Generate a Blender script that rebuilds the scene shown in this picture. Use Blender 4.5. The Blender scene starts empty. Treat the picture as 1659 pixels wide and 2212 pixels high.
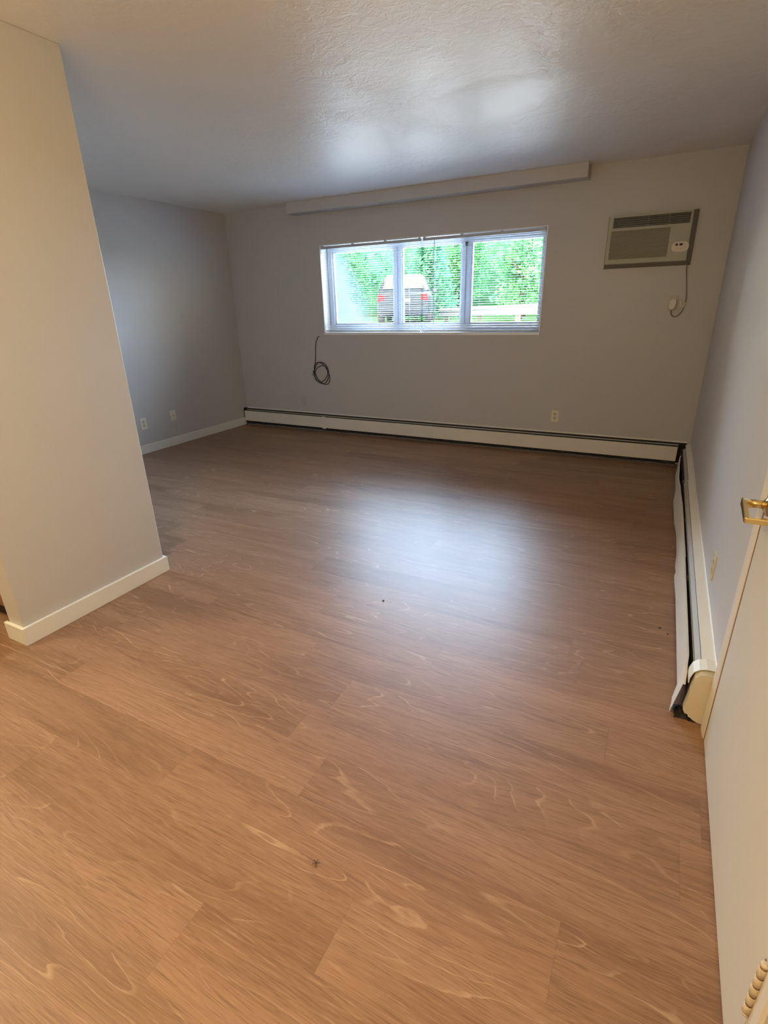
import bpy, bmesh, math, random
from mathutils import Vector, Matrix

# ------------------------------------------------------------------ camera, sky, exposure
SC = bpy.context.scene
COL = SC.collection
PI = math.pi
CAM_H = 1.4078
F = Vector((-0.43423921, 0.82155463, -0.36943782))
RT = Vector((0.88824755, 0.45874294, -0.02389992))
UP = Vector((-0.1498419, 0.33853052, 0.92894806))
cd = bpy.data.cameras.new('camera')
cam = bpy.data.objects.new('camera', cd)
COL.objects.link(cam)
m3 = Matrix((RT, UP, -F)).transposed()
cam.matrix_world = Matrix.Translation((0, 0, CAM_H)) @ m3.to_4x4()
cd.sensor_fit = 'HORIZONTAL'
cd.sensor_width = 36.0
cd.lens = 36.0 * 1120.147 / 1659.0
cd.clip_start = 0.02
cd.clip_end = 200
SC.camera = cam

SKY = 10.0                       # even overcast sky
GLOW = 82.0                     # hazy bright part of the sky beyond the trees
SKY_COL = (1.14, 1.0, 0.72)
GLOW_COL = (0.66, 1.0, 1.47)
GLOW_DIR = Vector((0.06, 0.90, 0.43)).normalized()
EXPOSURE = 0.0
KITCHEN_LAMP = 165.0
HALL_LAMP = 170.0
KITCHEN_COL = (1.0, 0.88, 0.58)
HALL_COL = (1.0, 0.74, 0.36)

w = bpy.data.worlds.new('sky')
SC.world = w
w.use_nodes = True
nt = w.node_tree
nt.nodes.clear()
_o = nt.nodes.new('ShaderNodeOutputWorld')
_t = nt.nodes.new('ShaderNodeTexCoord')
_d = nt.nodes.new('ShaderNodeVectorMath')
_d.operation = 'DOT_PRODUCT'
_d.inputs[1].default_value = GLOW_DIR
nt.links.new(_t.outputs['Generated'], _d.inputs[0])
_r = nt.nodes.new('ShaderNodeMapRange')
_r.interpolation_type = 'SMOOTHSTEP'
_r.inputs['From Min'].default_value = math.cos(math.radians(58))
_r.inputs['From Max'].default_value = math.cos(math.radians(8))
nt.links.new(_d.outputs['Value'], _r.inputs['Value'])
_m = nt.nodes.new('ShaderNodeMath')
_m.operation = 'MULTIPLY'
_m.inputs[1].default_value = GLOW
nt.links.new(_r.outputs[0], _m.inputs[0])
_b1 = nt.nodes.new('ShaderNodeBackground')
_b1.inputs[0].default_value = (*SKY_COL, 1)
_b1.inputs[1].default_value = SKY
_b2 = nt.nodes.new('ShaderNodeBackground')
_b2.inputs[0].default_value = (*GLOW_COL, 1)
nt.links.new(_m.outputs[0], _b2.inputs[1])
_a = nt.nodes.new('ShaderNodeAddShader')
nt.links.new(_b1.outputs[0], _a.inputs[0])
nt.links.new(_b2.outputs[0], _a.inputs[1])
nt.links.new(_a.outputs[0], _o.inputs[0])

SC.view_settings.view_transform = 'Standard'
SC.view_settings.look = 'None'
SC.view_settings.gamma = 1.0
SC.view_settings.use_curve_mapping = False
SC.view_settings.exposure = EXPOSURE
SC.cycles.use_denoising = True
SC.cycles.max_bounces = 12
SC.cycles.diffuse_bounces = 7
SC.cycles.glossy_bounces = 4
SC.cycles.transparent_max_bounces = 24
SC.cycles.sample_clamp_indirect = 6.0
SC.cycles.caustics_reflective = False
SC.cycles.caustics_refractive = False

# room figures (metres)
XL, XR, D, H = -4.7744, 0.325, 5.2524, 2.44
YF = -2.3                       # wall behind the camera
WX0, WX1, WZ0, WZ1 = -3.482, -1.075, 1.127, 2.030   # window opening
PX, PXL, PY0, PY1 = -2.4017, -2.517, 1.0087, 1.7925  # partition
WT = 0.24                       # outer wall thickness

# the sky seen through the opening: sampling portal only (gives no light of its own)
pl = bpy.data.lights.new('window_sky_portal', 'AREA')
pl.shape = 'RECTANGLE'
pl.size = WX1 - WX0
pl.size_y = WZ1 - WZ0
pl.cycles.is_portal = True
po = bpy.data.objects.new('window_sky_portal', pl)
po.location = ((WX0 + WX1) / 2, D + WT + 0.02, (WZ0 + WZ1) / 2)
po.rotation_euler = (-PI / 2, 0, 0)
COL.objects.link(po)


# ------------------------------------------------------------------ helpers
class MB:
    """collects shapes into one mesh"""
    def __init__(self):
        self.bm = bmesh.new()

    def box(self, x0, x1, y0, y1, z0, z1, bev=0.0, seg=2):
        b = bmesh.new()
        bmesh.ops.create_cube(b, size=1)
        for v in b.verts:
            v.co = Vector(((x0 + x1) / 2 + v.co.x * (x1 - x0), (y0 + y1) / 2 + v.co.y * (y1 - y0),
                           (z0 + z1) / 2 + v.co.z * (z1 - z0)))
        if bev > 0:
            bmesh.ops.bevel(b, geom=b.edges[:] , offset=bev, segments=seg, profile=0.5, affect='EDGES')
        self._merge(b)
        return self

    def _merge(self, b, mat=None):
        vm = {}
        for v in b.verts:
            vm[v] = self.bm.verts.new(mat @ v.co if mat else v.co)
        for f in b.faces:
            try:
                nf = self.bm.faces.new([vm[v] for v in f.verts])
                nf.smooth = f.smooth
            except ValueError:
                pass
        b.free()

    def prism(self, pts, axis, a, c, bev=0.0):
        """polygon pts (2D) extruded along axis from a to c"""
        b = bmesh.new()
        def mk(p, t):
            if axis == 0: return Vector((t, p[0], p[1]))
            if axis == 1: return Vector((p[0], t, p[1]))
            return Vector((p[0], p[1], t))
        A = [b.verts.new(mk(p, a)) for p in pts]
        B = [b.verts.new(mk(p, c)) for p in pts]
        n = len(pts)
        b.faces.new(A)
        b.faces.new(B[::-1])
        for i in range(n):
            b.faces.new((A[i], B[i], B[(i + 1) % n], A[(i + 1) % n]))
        bmesh.ops.recalc_face_normals(b, faces=b.faces[:])
        if bev > 0:
            bmesh.ops.bevel(b, geom=b.edges[:], offset=bev, segments=2, profile=0.5, affect='EDGES')
        self._merge(b)
        return self

    def faces(self, verts, faces, smooth=False):
        vs = [self.bm.verts.new(v) for v in verts]
        for f in faces:
            try:
                nf = self.bm.faces.new([vs[i] for i in f])
                nf.smooth = smooth
            except ValueError:
                pass
        return self

    def tube(self, pts, r, n=8, cap=True, radii=None):
        pts = [Vector(p) for p in pts]
        rings = []
        nrm = None
        for i, p in enumerate(pts):
            t = (pts[min(i + 1, len(pts) - 1)] - pts[max(i - 1, 0)]).normalized()
            if nrm is None:
                ref = Vector((0, 0, 1)) if abs(t.z) < 0.9 else Vector((1, 0, 0))
                nrm = t.cross(ref).normalized()
            nrm = (nrm - t * nrm.dot(t)).normalized()
            bn = t.cross(nrm)
            rr = radii[i] if radii else r
            rings.append([self.bm.verts.new(p + (nrm * math.cos(2 * PI * k / n) + bn * math.sin(2 * PI * k / n)) * rr)
                          for k in range(n)])
        for i in range(len(rings) - 1):
            for k in range(n):
                f = self.bm.faces.new((rings[i][k], rings[i][(k + 1) % n], rings[i + 1][(k + 1) % n], rings[i + 1][k]))
                f.smooth = True
        if cap:
            self.bm.faces.new(rings[0][::-1])
            self.bm.faces.new(rings[-1])
        return self

    def lathe(self, prof, center, axis, n=32):
        """prof: list of (radius, height along axis)"""
        ax = Vector(axis).normalized()
        ref = Vector((0, 0, 1)) if abs(ax.z) < 0.9 else Vector((1, 0, 0))
        u = ax.cross(ref).normalized()
        v = ax.cross(u)
        c = Vector(center)
        rings = []
        for r, h in prof:
            rings.append([self.bm.verts.new(c + ax * h + (u * math.cos(2 * PI * k / n) + v * math.sin(2 * PI * k / n)) * max(r, 1e-5))
                          for k in range(n)])
        for i in range(len(rings) - 1):
            for k in range(n):
                f = self.bm.faces.new((rings[i][k], rings[i][(k + 1) % n], rings[i + 1][(k + 1) % n], rings[i + 1][k]))
                f.smooth = True
        self.bm.faces.new(rings[0][::-1])
        self.bm.faces.new(rings[-1])
        return self

    def obj(self, name, mat, parent=None, recalc=True):
        if recalc:
            bmesh.ops.recalc_face_normals(self.bm, faces=self.bm.faces[:])
        me = bpy.data.meshes.new(name)
        self.bm.to_mesh(me)
        self.bm.free()
        o = bpy.data.objects.new(name, me)
        COL.objects.link(o)
        me.materials.append(mat)
        if parent is not None:
            o.parent = parent
            o.matrix_parent_inverse = Matrix.Translation(-parent.location)
        return o


def tag(o, label, cat, group=None):
    o['label'] = label
    o['category'] = cat
    if group:
        o['group'] = group
    return o


def thing(name, loc, label, cat, group=None):
    o = bpy.data.objects.new(name, None)
    o.empty_display_size = 0.1
    o.location = loc
    COL.objects.link(o)
    return tag(o, label, cat, group)


def struct(o, label=None):
    o['kind'] = 'structure'
    if label:
        o['label'] = label
    return o


def smooth_path(pts, sub=6):
    """Catmull-Rom through the points"""
    P = [Vector(p) for p in pts]
    out = []
    for i in range(len(P) - 1):
        p0, p1, p2, p3 = P[max(i - 1, 0)], P[i], P[i + 1], P[min(i + 2, len(P) - 1)]
        for k in range(sub):
            t = k / sub
            out.append(0.5 * ((2 * p1) + (p2 - p0) * t + (2 * p0 - 5 * p1 + 4 * p2 - p3) * t * t
                              + (-p0 + 3 * p1 - 3 * p2 + p3) * t ** 3))
    out.append(P[-1])
    return out


# ------------------------------------------------------------------ materials
class N:
    def __init__(self, name):
        self.m = bpy.data.materials.new(name)
        self.m.use_nodes = True
        self.t = self.m.node_tree
        self.b = self.t.nodes['Principled BSDF']
        self.out = self.t.nodes['Material Output']

    def n(self, typ, **kw):
        x = self.t.nodes.new(typ)
        for k, v in kw.items():
            setattr(x, k, v)
        return x

    def l(self, a, b):
        self.t.links.new(a, b)

    def val(self, x, sock):
        if isinstance(x, (int, float)):
            sock.default_value = x
        else:
            self.l(x, sock)

    def math(self, op, a, b=0.0, c=None, clamp=False):
        x = self.n('ShaderNodeMath', operation=op)
        x.use_clamp = clamp
        self.val(a, x.inputs[0])
        self.val(b, x.inputs[1])
        if c is not None:
            self.val(c, x.inputs[2])
        return x.outputs[0]

    def coord(self):
        return self.n('ShaderNodeTexCoord').outputs['Object']

    def mapping(self, vec, scale=(1, 1, 1), loc=(0, 0, 0)):
        x = self.n('ShaderNodeMapping')
        x.inputs['Scale'].default_value = scale
        x.inputs['Location'].default_value = loc
        self.l(vec, x.inputs['Vector'])
        return x.outputs[0]

    def noise(self, vec, scale=5.0, detail=2.0, rough=0.5, dist=0.0):
        x = self.n('ShaderNodeTexNoise')
        x.inputs['Scale'].default_value = scale
        x.inputs['Detail'].default_value = detail
        x.inputs['Roughness'].default_value = rough
        x.inputs['Distortion'].default_value = dist
        self.l(vec, x.inputs['Vector'])
        return x.outputs['Fac']

    def ramp(self, fac, stops):
        x = self.n('ShaderNodeValToRGB')
        e = x.color_ramp.elements
        while len(e) < len(stops):
            e.new(0.5)
        for i, (p, c) in enumerate(stops):
            e[i].position = p
            e[i].color = (c, c, c, 1) if isinstance(c, (int, float)) else (c[0], c[1], c[2], 1)
        self.l(fac, x.inputs[0])
        return x.outputs[0]

    def mix(self, fac, a, b, mode='MIX'):
        x = self.n('ShaderNodeMix', data_type='RGBA', blend_type=mode)
        self.val(fac, x.inputs[0])
        for s, v in ((x.inputs[6], a), (x.inputs[7], b)):
            if isinstance(v, tuple):
                s.default_value = (v[0], v[1], v[2], 1)
            else:
                self.l(v, s)
        return x.outputs[2]

    def bump(self, h, strength=0.2, dist=0.01):
        x = self.n('ShaderNodeBump')
        x.inputs['Strength'].default_value = strength
        x.inputs['Distance'].default_value = dist
        self.l(h, x.inputs['Height'])
        self.l(x.outputs[0], self.b.inputs['Normal'])


def plain(name, col, rough=0.5, metal=0.0, spec=0.5, var=0.06, scale=6.0, bump=0.0, bscale=120.0):
    """paint / plastic / metal with slight procedural wear"""
    k = N(name)
    co = k.coord()
    f = k.noise(co, scale, 4.0, 0.6)
    lo = tuple(c * (1 - var) for c in col)
    hi = tuple(min(1.0, c * (1 + var)) for c in col)
    k.l(k.mix(f, lo, hi), k.b.inputs['Base Color'])
    k.b.inputs['Roughness'].default_value = rough
    k.b.inputs['Metallic'].default_value = metal
    k.b.inputs['Specular IOR Level'].default_value = spec
    if bump > 0:
        k.bump(k.noise(co, bscale, 3.0), bump, 0.003)
    return k.m


def wall_paint(name, col, rough=0.42):
    k = N(name)
    co = k.coord()
    f = k.noise(co, 1.3, 4.0, 0.6)
    k.l(k.mix(f, tuple(c * 0.97 for c in col), tuple(c * 1.03 for c in col)), k.b.inputs['Base Color'])
    r = k.noise(co, 2.2, 3.0, 0.6)
    k.l(k.math('MULTIPLY_ADD', r, 0.16, rough - 0.08), k.b.inputs['Roughness'])
    k.b.inputs['Specular IOR Level'].default_value = 0.38
    h = k.math('ADD', k.noise(co, 160.0, 3.0, 0.6), k.math('MULTIPLY', k.noise(co, 9.0, 2.0), 0.8))
    k.bump(h, 0.10, 0.002)
    return k.m


def ceiling_paint():
    k = N('ceiling_textured_paint')
    co = k.coord()
    f = k.noise(co, 1.0, 4.0, 0.6)
    k.l(k.mix(f, (0.80, 0.775, 0.735), (0.84, 0.815, 0.775)), k.b.inputs['Base Color'])
    k.b.inputs['Roughness'].default_value = 0.36
    k.b.inputs['Specular IOR Level'].default_value = 0.70
    st = k.noise(k.mapping(co, (1.0, 1.0, 1.0)), 11.0, 5.0, 0.55, 1.8)
    dab = k.noise(k.mapping(co, (1, 1.4, 1)), 34.0, 4.0, 0.6, 2.2)
    patch = k.ramp(k.noise(co, 1.7, 3.0, 0.6, 0.5), [(0.38, 0.25), (0.62, 1.0)])
    h = k.math('MULTIPLY', k.math('ADD', st, k.math('MULTIPLY', dab, 0.35)), patch)
    k.bump(h, 0.70, 0.009)
    return k.m


def floor_planks():
    k = N('vinyl_oak_planks')
    co = k.coord()
    sp = k.n('ShaderNodeSeparateXYZ')
    k.l(co, sp.inputs[0])
    x, y = sp.outputs[0], sp.outputs[1]
    PW, PL = 0.18, 1.22
    yr = k.math('DIVIDE', y, PW)
    row = k.math('FLOOR', yr)
    wn = k.n('ShaderNodeTexWhiteNoise', noise_dimensions='1D')
    k.l(row, wn.inputs['W'])
    xo = k.math('ADD', x, k.math('MULTIPLY', wn.outputs['Value'], 3.7))
    xr = k.math('DIVIDE', xo, PL)
    col = k.math('FLOOR', xr)
    cb = k.n('ShaderNodeCombineXYZ')
    k.l(row, cb.inputs[0])
    k.l(col, cb.inputs[1])
    wp = k.n('ShaderNodeTexWhiteNoise', noise_dimensions='2D')
    k.l(cb.outputs[0], wp.inputs['Vector'])
    rnd = wp.outputs['Value']
    rc = k.n('ShaderNodeSeparateColor')
    k.l(wp.outputs['Color'], rc.inputs[0])
    r2 = rc.outputs[1]
    # grain space, shifted for each plank
    g = k.n('ShaderNodeCombineXYZ')
    k.l(k.math('MULTIPLY_ADD', rnd, 17.0, x), g.inputs[0])
    k.l(k.math('MULTIPLY_ADD', r2, 9.0, y), g.inputs[1])
    k.l(k.math('MULTIPLY', rnd, 31.0), g.inputs[2])
    gv = g.outputs[0]
    # cathedral figure: contour lines of a stretched smooth field
    field = k.noise(k.mapping(gv, (0.75, 4.6, 1.0)), 1.0, 2.5, 0.42, 0.35)
    wob = k.noise(k.mapping(gv, (16.0, 46.0, 1.0)), 1.0, 2.0)
    phase = k.math('ADD', k.math('MULTIPLY', field, 21.0), k.math('MULTIPLY', wob, 0.30))
    saw = k.math('FRACT', phase)
    line = k.ramp(saw, [(0.0, 0.0), (0.86, 0.0), (0.945, 1.0), (0.975, 0.8), (1.0, 0.0)])
    where = k.ramp(k.noise(k.mapping(gv, (1.1, 3.6, 1.0), (3, 5, 1)), 1.5, 2.0), [(0.42, 0.10), (0.60, 1.0)])
    brk = k.ramp(k.noise(k.mapping(gv, (9.0, 30.0, 1.0), (1, 8, 2)), 1.0, 2.0), [(0.36, 0.05), (0.58, 1.0)])
    line = k.math('MULTIPLY', k.math('MULTIPLY', line, where), brk)
    # pores and straight grain follow the figure
    warp = k.n('ShaderNodeVectorMath', operation='ADD')
    k.l(gv, warp.inputs[0])
    wv = k.n('ShaderNodeCombineXYZ')
    k.l(k.math('MULTIPLY', field, 0.15), wv.inputs[1])
    k.l(wv.outputs[0], warp.inputs[1])
    fine = k.noise(k.mapping(warp.outputs[0], (13.0, 430.0, 1.0)), 1.0, 2.5, 0.6)
    mid = k.noise(k.mapping(warp.outputs[0], (2.4, 85.0, 1.0)), 1.0, 4.0, 0.65, 0.2)
    low = k.noise(k.mapping(gv, (0.7, 5.5, 1.0)), 1.0, 3.0, 0.55, 0.4)
    base = k.ramp(low, [(0.28, (0.208, 0.104, 0.053)), (0.5, (0.302, 0.162, 0.091)), (0.72, (0.364, 0.206, 0.121))])
    base = k.mix(k.math('MULTIPLY', k.math('SUBTRACT', 1.0, saw), k.math('MULTIPLY', where, 0.22)), base, (0.150, 0.077, 0.040))
    base = k.mix(k.ramp(mid, [(0.30, 0.50), (0.50, 0.0)]), base, (0.155, 0.079, 0.040))
    base = k.mix(k.ramp(fine, [(0.34, 0.60), (0.48, 0.0)]), base, (0.150, 0.077, 0.040))
    base = k.mix(k.ramp(fine, [(0.58, 0.0), (0.72, 0.40)]), base, (0.48, 0.32, 0.20))
    base = k.mix(k.math('MULTIPLY', line, 0.50), base, (0.58, 0.39, 0.24))
    # knots
    kn = k.noise(k.mapping(gv, (2.6, 8.0, 1.0), (7, 2, 4)), 1.0, 2.0)
    base = k.mix(k.ramp(kn, [(0.74, 0.0), (0.82, 0.55)]), base, (0.10, 0.052, 0.028))
    tone = k.math('MULTIPLY_ADD', rnd, 0.13, 0.83)
    tc = k.n('ShaderNodeCombineColor')
    for i in range(3):
        k.l(tone, tc.inputs[i])
    base = k.mix(1.0, base, tc.outputs[0], 'MULTIPLY')
    # seams
    fy = k.math('FRACT', yr)
    fx = k.math('FRACT', xr)
    ey = k.math('MINIMUM', fy, k.math('SUBTRACT', 1.0, fy))
    ex = k.math('MINIMUM', fx, k.math('SUBTRACT', 1.0, fx))
    sy = k.math('LESS_THAN', ey, 0.0045)
    sx = k.math('LESS_THAN', ex, 0.0008)
    seam = k.math('MAXIMUM', sy, sx)
    base = k.mix(k.math('MULTIPLY', seam, 0.22), base, (0.09, 0.048, 0.028))
    k.l(base, k.b.inputs['Base Color'])
    k.l(k.math('MULTIPLY_ADD', fine, 0.12, 0.36), k.b.inputs['Roughness'])
    k.b.inputs['Specular IOR Level'].default_value = 0.40
    h = k.math('SUBTRACT', k.math('ADD', fine, k.math('MULTIPLY', mid, 0.5)), k.math('MULTIPLY', seam, 1.2))
    k.bump(h, 0.07, 0.001)
    return k.m


def glass_mat(name, fog=False):
    k = N(name)
    t = k.t
    tr = k.n('ShaderNodeBsdfTransparent')
    tr.inputs[0].default_value = (0.93, 0.97, 0.96, 1)
    gl = k.n('ShaderNodeBsdfGlossy')
    gl.inputs['Roughness'].default_value = 0.02
    fr = k.n('ShaderNodeFresnel')
    fr.inputs[0].default_value = 1.45
    mx = k.n('ShaderNodeMixShader')
    k.l(fr.outputs[0], mx.inputs[0])
    k.l(tr.outputs[0], mx.inputs[1])
    k.l(gl.outputs[0], mx.inputs[2])
    res = mx.outputs[0]
    if fog:
        # condensation between the panes: dense at the lower left, clearing to the upper right
        co = k.coord()
        s = k.n('ShaderNodeSeparateXYZ')
        k.l(co, s.inputs[0])
        u = k.math('DIVIDE', k.math('SUBTRACT', s.outputs[0], -3.38), 0.72)
        v = k.math('DIVIDE', k.math('SUBTRACT', s.outputs[2], 1.22), 0.75)
        d = k.math('ADD', k.math('MULTIPLY', u, 1.35), k.math('MULTIPLY', v, 0.62))
        d = k.math('MULTIPLY_ADD', k.noise(co, 7.0, 3.0), 0.35, d)
        fac = k.ramp(k.math('DIVIDE', d, 2.0), [(0.34, 0.80), (0.56, 0.0)])
        df = k.n('ShaderNodeBsdfDiffuse')
        df.inputs[0].default_value = (0.12, 0.13, 0.15, 1)
        ts = k.n('ShaderNodeBsdfTranslucent')
        ts.inputs[0].default_value = (0.030, 0.036, 0.044, 1)
        ad = k.n('ShaderNodeAddShader')
        k.l(df.outputs[0], ad.inputs[0])
        k.l(ts.outputs[0], ad.inputs[1])
        m2 = k.n('ShaderNodeMixShader')
        k.l(fac, m2.inputs[0])
        k.l(res, m2.inputs[1])
        k.l(ad.outputs[0], m2.inputs[2])
        res = m2.outputs[0]
    k.l(res, k.out.inputs['Surface'])
    return k.m


def leaf_mat(name, c1, c2, trans=0.35):
    k = N(name)
    co = k.coord()
    f = k.noise(co, 2.3, 4.0, 0.7)
    c = k.mix(k.ramp(f, [(0.35, 0.0), (0.65, 1.0)]), c1, c2)
    df = k.n('ShaderNodeBsdfDiffuse')
    ts = k.n('ShaderNodeBsdfTranslucent')
    k.l(c, df.inputs[0])
    k.l(c, ts.inputs[0])
    mx = k.n('ShaderNodeMixShader')
    mx.inputs[0].default_value = trans
    k.l(df.outputs[0], mx.inputs[1])
    k.l(ts.outputs[0], mx.inputs[2])
    k.l(mx.outputs[0], k.out.inputs['Surface'])
    return k.m


def emit_mat(name, col, strength):
    k = N(name)
    e = k.n('ShaderNodeEmission')
    e.inputs[0].default_value = (col[0], col[1], col[2], 1)
    e.inputs[1].default_value = strength
    k.l(e.outputs[0], k.out.inputs['Surface'])
    return k.m


M_WALL = wall_paint('grey_wall_paint', (0.510, 0.488, 0.468))
M_CEIL = ceiling_paint()
M_FLOOR = floor_planks()
M_TRIM = plain('white_trim_paint', (0.74, 0.72, 0.66), 0.4, var=0.03)
M_DOOR = plain('cream_door_paint', (0.59, 0.54, 0.45), 0.45, var=0.03, bump=0.05, bscale=60)
M_CASING = plain('cream_casing_paint', (0.67, 0.60, 0.50), 0.4, var=0.03)
M_WFRAME = plain('white_vinyl_frame', (0.56, 0.58, 0.62), 0.4, var=0.02)
M_SILL = plain('bright_white_sill_paint', (0.88, 0.88, 0.87), 0.35, var=0.02)
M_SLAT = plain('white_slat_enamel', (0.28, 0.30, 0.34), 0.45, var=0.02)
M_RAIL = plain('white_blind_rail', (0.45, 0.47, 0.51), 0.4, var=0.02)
M_GLASS = glass_mat('window_glass')
M_FOG = glass_mat('fogged_window_glass', True)
M_HEAT = plain('heater_enamel', (0.72, 0.68, 0.60), 0.42, var=0.05)
M_HEATC = plain('heater_cover_enamel', (0.72, 0.67, 0.585), 0.42, var=0.05)
M_DAMP = plain('beige_grey_damper', (0.36, 0.32, 0.26), 0.6, var=0.1)  # beige-grey, darker than the enamel around it
M_ENDCAP = plain('yellowed_end_cap', (0.62, 0.55, 0.42), 0.5, var=0.05)
M_DARK = plain('heater_dark_inside', (0.012, 0.009, 0.008), 0.7, var=0.4, scale=30)  # shade inside the heater's slots is put into this near-black colour
M_FIN = plain('dusty_fin_metal', (0.10, 0.085, 0.075), 0.6, metal=0.3, var=0.4, scale=40)
M_DUST = plain('grey_dust', (0.13, 0.105, 0.09), 0.9, var=0.6, scale=60, bump=0.4)
M_BRASS = plain('polished_brass', (0.80, 0.61, 0.28), 0.14, metal=1.0, var=0.05, scale=20)
M_WOODGAP = plain('bare_jamb_wood', (0.20, 0.10, 0.045), 0.7, var=0.2, scale=30)
M_CAB = plain('brown_cabinet_wood', (0.22, 0.090, 0.030), 0.4, var=0.25, scale=12)
M_TOE = plain('black_toe_kick', (0.012, 0.009, 0.008), 0.6)
M_TOP = plain('beige_laminate', (0.45, 0.38, 0.30), 0.35)
M_AC = plain('aged_beige_plastic', (0.40, 0.385, 0.295), 0.5, var=0.04)
M_ACG = plain('aged_beige_grille', (0.29, 0.27, 0.20), 0.55, var=0.06)
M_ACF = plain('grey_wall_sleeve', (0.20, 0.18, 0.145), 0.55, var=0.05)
M_BLACK = plain('black_plastic', (0.012, 0.012, 0.012), 0.5)
M_LOUV = plain('dark_louver_plastic', (0.24, 0.225, 0.175), 0.5)
M_PANEL = plain('ivory_control_plastic', (0.68, 0.60, 0.50), 0.45, var=0.04, scale=60)
M_CORD = plain('grey_beige_cord', (0.24, 0.205, 0.165), 0.5)
M_PLUG = plain('white_plug_plastic', (0.66, 0.60, 0.53), 0.45)
M_IVORY = plain('ivory_outlet_plastic', (0.72, 0.67, 0.54), 0.4)
M_IVORYD = plain('ivory_receptacle_plastic', (0.55, 0.48, 0.36), 0.4)
M_YELLOW = plain('yellowed_outlet_plastic', (0.56, 0.48, 0.29), 0.4)
M_TAN = plain('dull_tan_outlet_plastic', (0.47, 0.43, 0.32), 0.4)
M_COAX = plain('black_coax_jacket', (0.022, 0.016, 0.016), 0.45)
M_CRUMB = plain('dark_crumb', (0.03, 0.02, 0.016), 0.8)
M_CRUMBW = plain('pale_crumb', (0.70, 0.64, 0.55), 0.8)
M_KNUCK = plain('chipped_hinge_paint', (0.55, 0.45, 0.33), 0.5, var=0.35, scale=90)

# ------------------------------------------------------------------ the room shell
struct(MB().box(XL - 0.1, XR + 0.3, YF - 0.1, D + 0.02, -0.1, 0.0).obj('floor', M_FLOOR))
struct(MB().box(XL - 0.1, XR + 0.3, YF - 0.1, D + WT, H, H + 0.12).obj('ceiling', M_CEIL))
b = MB()
b.box(XL - 0.1, WX0, D, D + WT, -0.1, H)
b.box(WX1, XR + 0.3, D, D + WT, -0.1, H)
b.box(WX0, WX1, D, D + WT, -0.1, WZ0 - 0.012)
b.box(WX0, WX1, D, D + WT, WZ1, H)
struct(b.obj('wall_back', M_WALL))
struct(MB().box(XL - 0.1, XL, YF - 0.1, D, -0.1, H).obj('wall_left', M_WALL))
DY0, DY1, DZ = 0.755, 1.712, 2.045     # door opening in the right wall
b = MB()
b.box(XR, XR + 0.12, DY1, D, -0.1, H)
b.box(XR, XR + 0.12, YF, DY0, -0.1, H)
b.box(XR, XR + 0.12, DY0, DY1, DZ, H)
struct(b.obj('wall_right', M_WALL))
struct(MB().box(XR + 0.2, XR + 0.26, DY0 - 0.2, DY1 + 0.2, 0.0, H - 0.01).obj('wall_closet', M_WALL))
struct(MB().box(XL, XR + 0.12, YF - 0.1, YF, -0.1, H).obj('wall_front', M_WALL))
struct(MB().box(PXL, PX, PY0, PY1, 0, H, 0.004, 2).obj('wall_partition', M_WALL))
struct(MB().box(XL, PXL + 0.002, PY1 - 0.115, PY1, 0, H).obj('wall_kitchen', M_WALL))
# boxed soffit above the window
struct(MB().box(-3.77, -0.762, D - 0.15, D + 0.001, 2.335, H + 0.001, 0.002, 1).obj('trim_1', M_WALL),
       'grey boxed soffit along the ceiling above the window')
# baseboards
BT, BD = 0.088, 0.013
struct(MB().prism([(XL, 0), (XL + BD, 0), (XL + BD, BT - 0.003), (XL + BD - 0.003, BT), (XL, BT)], 1, PY1, D - 0.055)
       .obj('baseboard_left', M_TRIM))
b = MB()
b.box(PX, PX + 0.016, PY0 - 0.016, PY1 + 0.016, 0, BT, 0.0012, 1)
b.box(PXL - 0.016, PX + 0.0005, PY0 - 0.016, PY0, 0, BT, 0.0012, 1)
b.box(PXL - 0.01, PX + 0.0005, PY1, PY1 + 0.016, 0, BT, 0.0012, 1)
struct(b.obj('baseboard_partition', M_TRIM))

# ------------------------------------------------------------------ window
FY = D + 0.115                        # room-side face of the window frame
b = MB()
e = 0.006
b.box(WX0, WX0 + e, D - 0.003, FY, WZ0 + 0.012, WZ1 - e)
b.box(WX1 - e, WX1, D - 0.003, FY, WZ0 + 0.012, WZ1 - e)
b.box(WX0, WX1, D - 0.002, FY, WZ1 - e, WZ1)
b.box(WX0 - 0.004, WX1 + 0.003, D - 0.008, FY, WZ0 - 0.012, WZ0 + 0.014, 0.0015, 1)
b.box(WX1, WX1 + 0.006, D - 0.006, D + 0.002, WZ0 + 0.014, WZ1, 0.001, 1)
struct(b.obj('trim_2', M_SILL), 'white lining and sill of the window opening')

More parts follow.
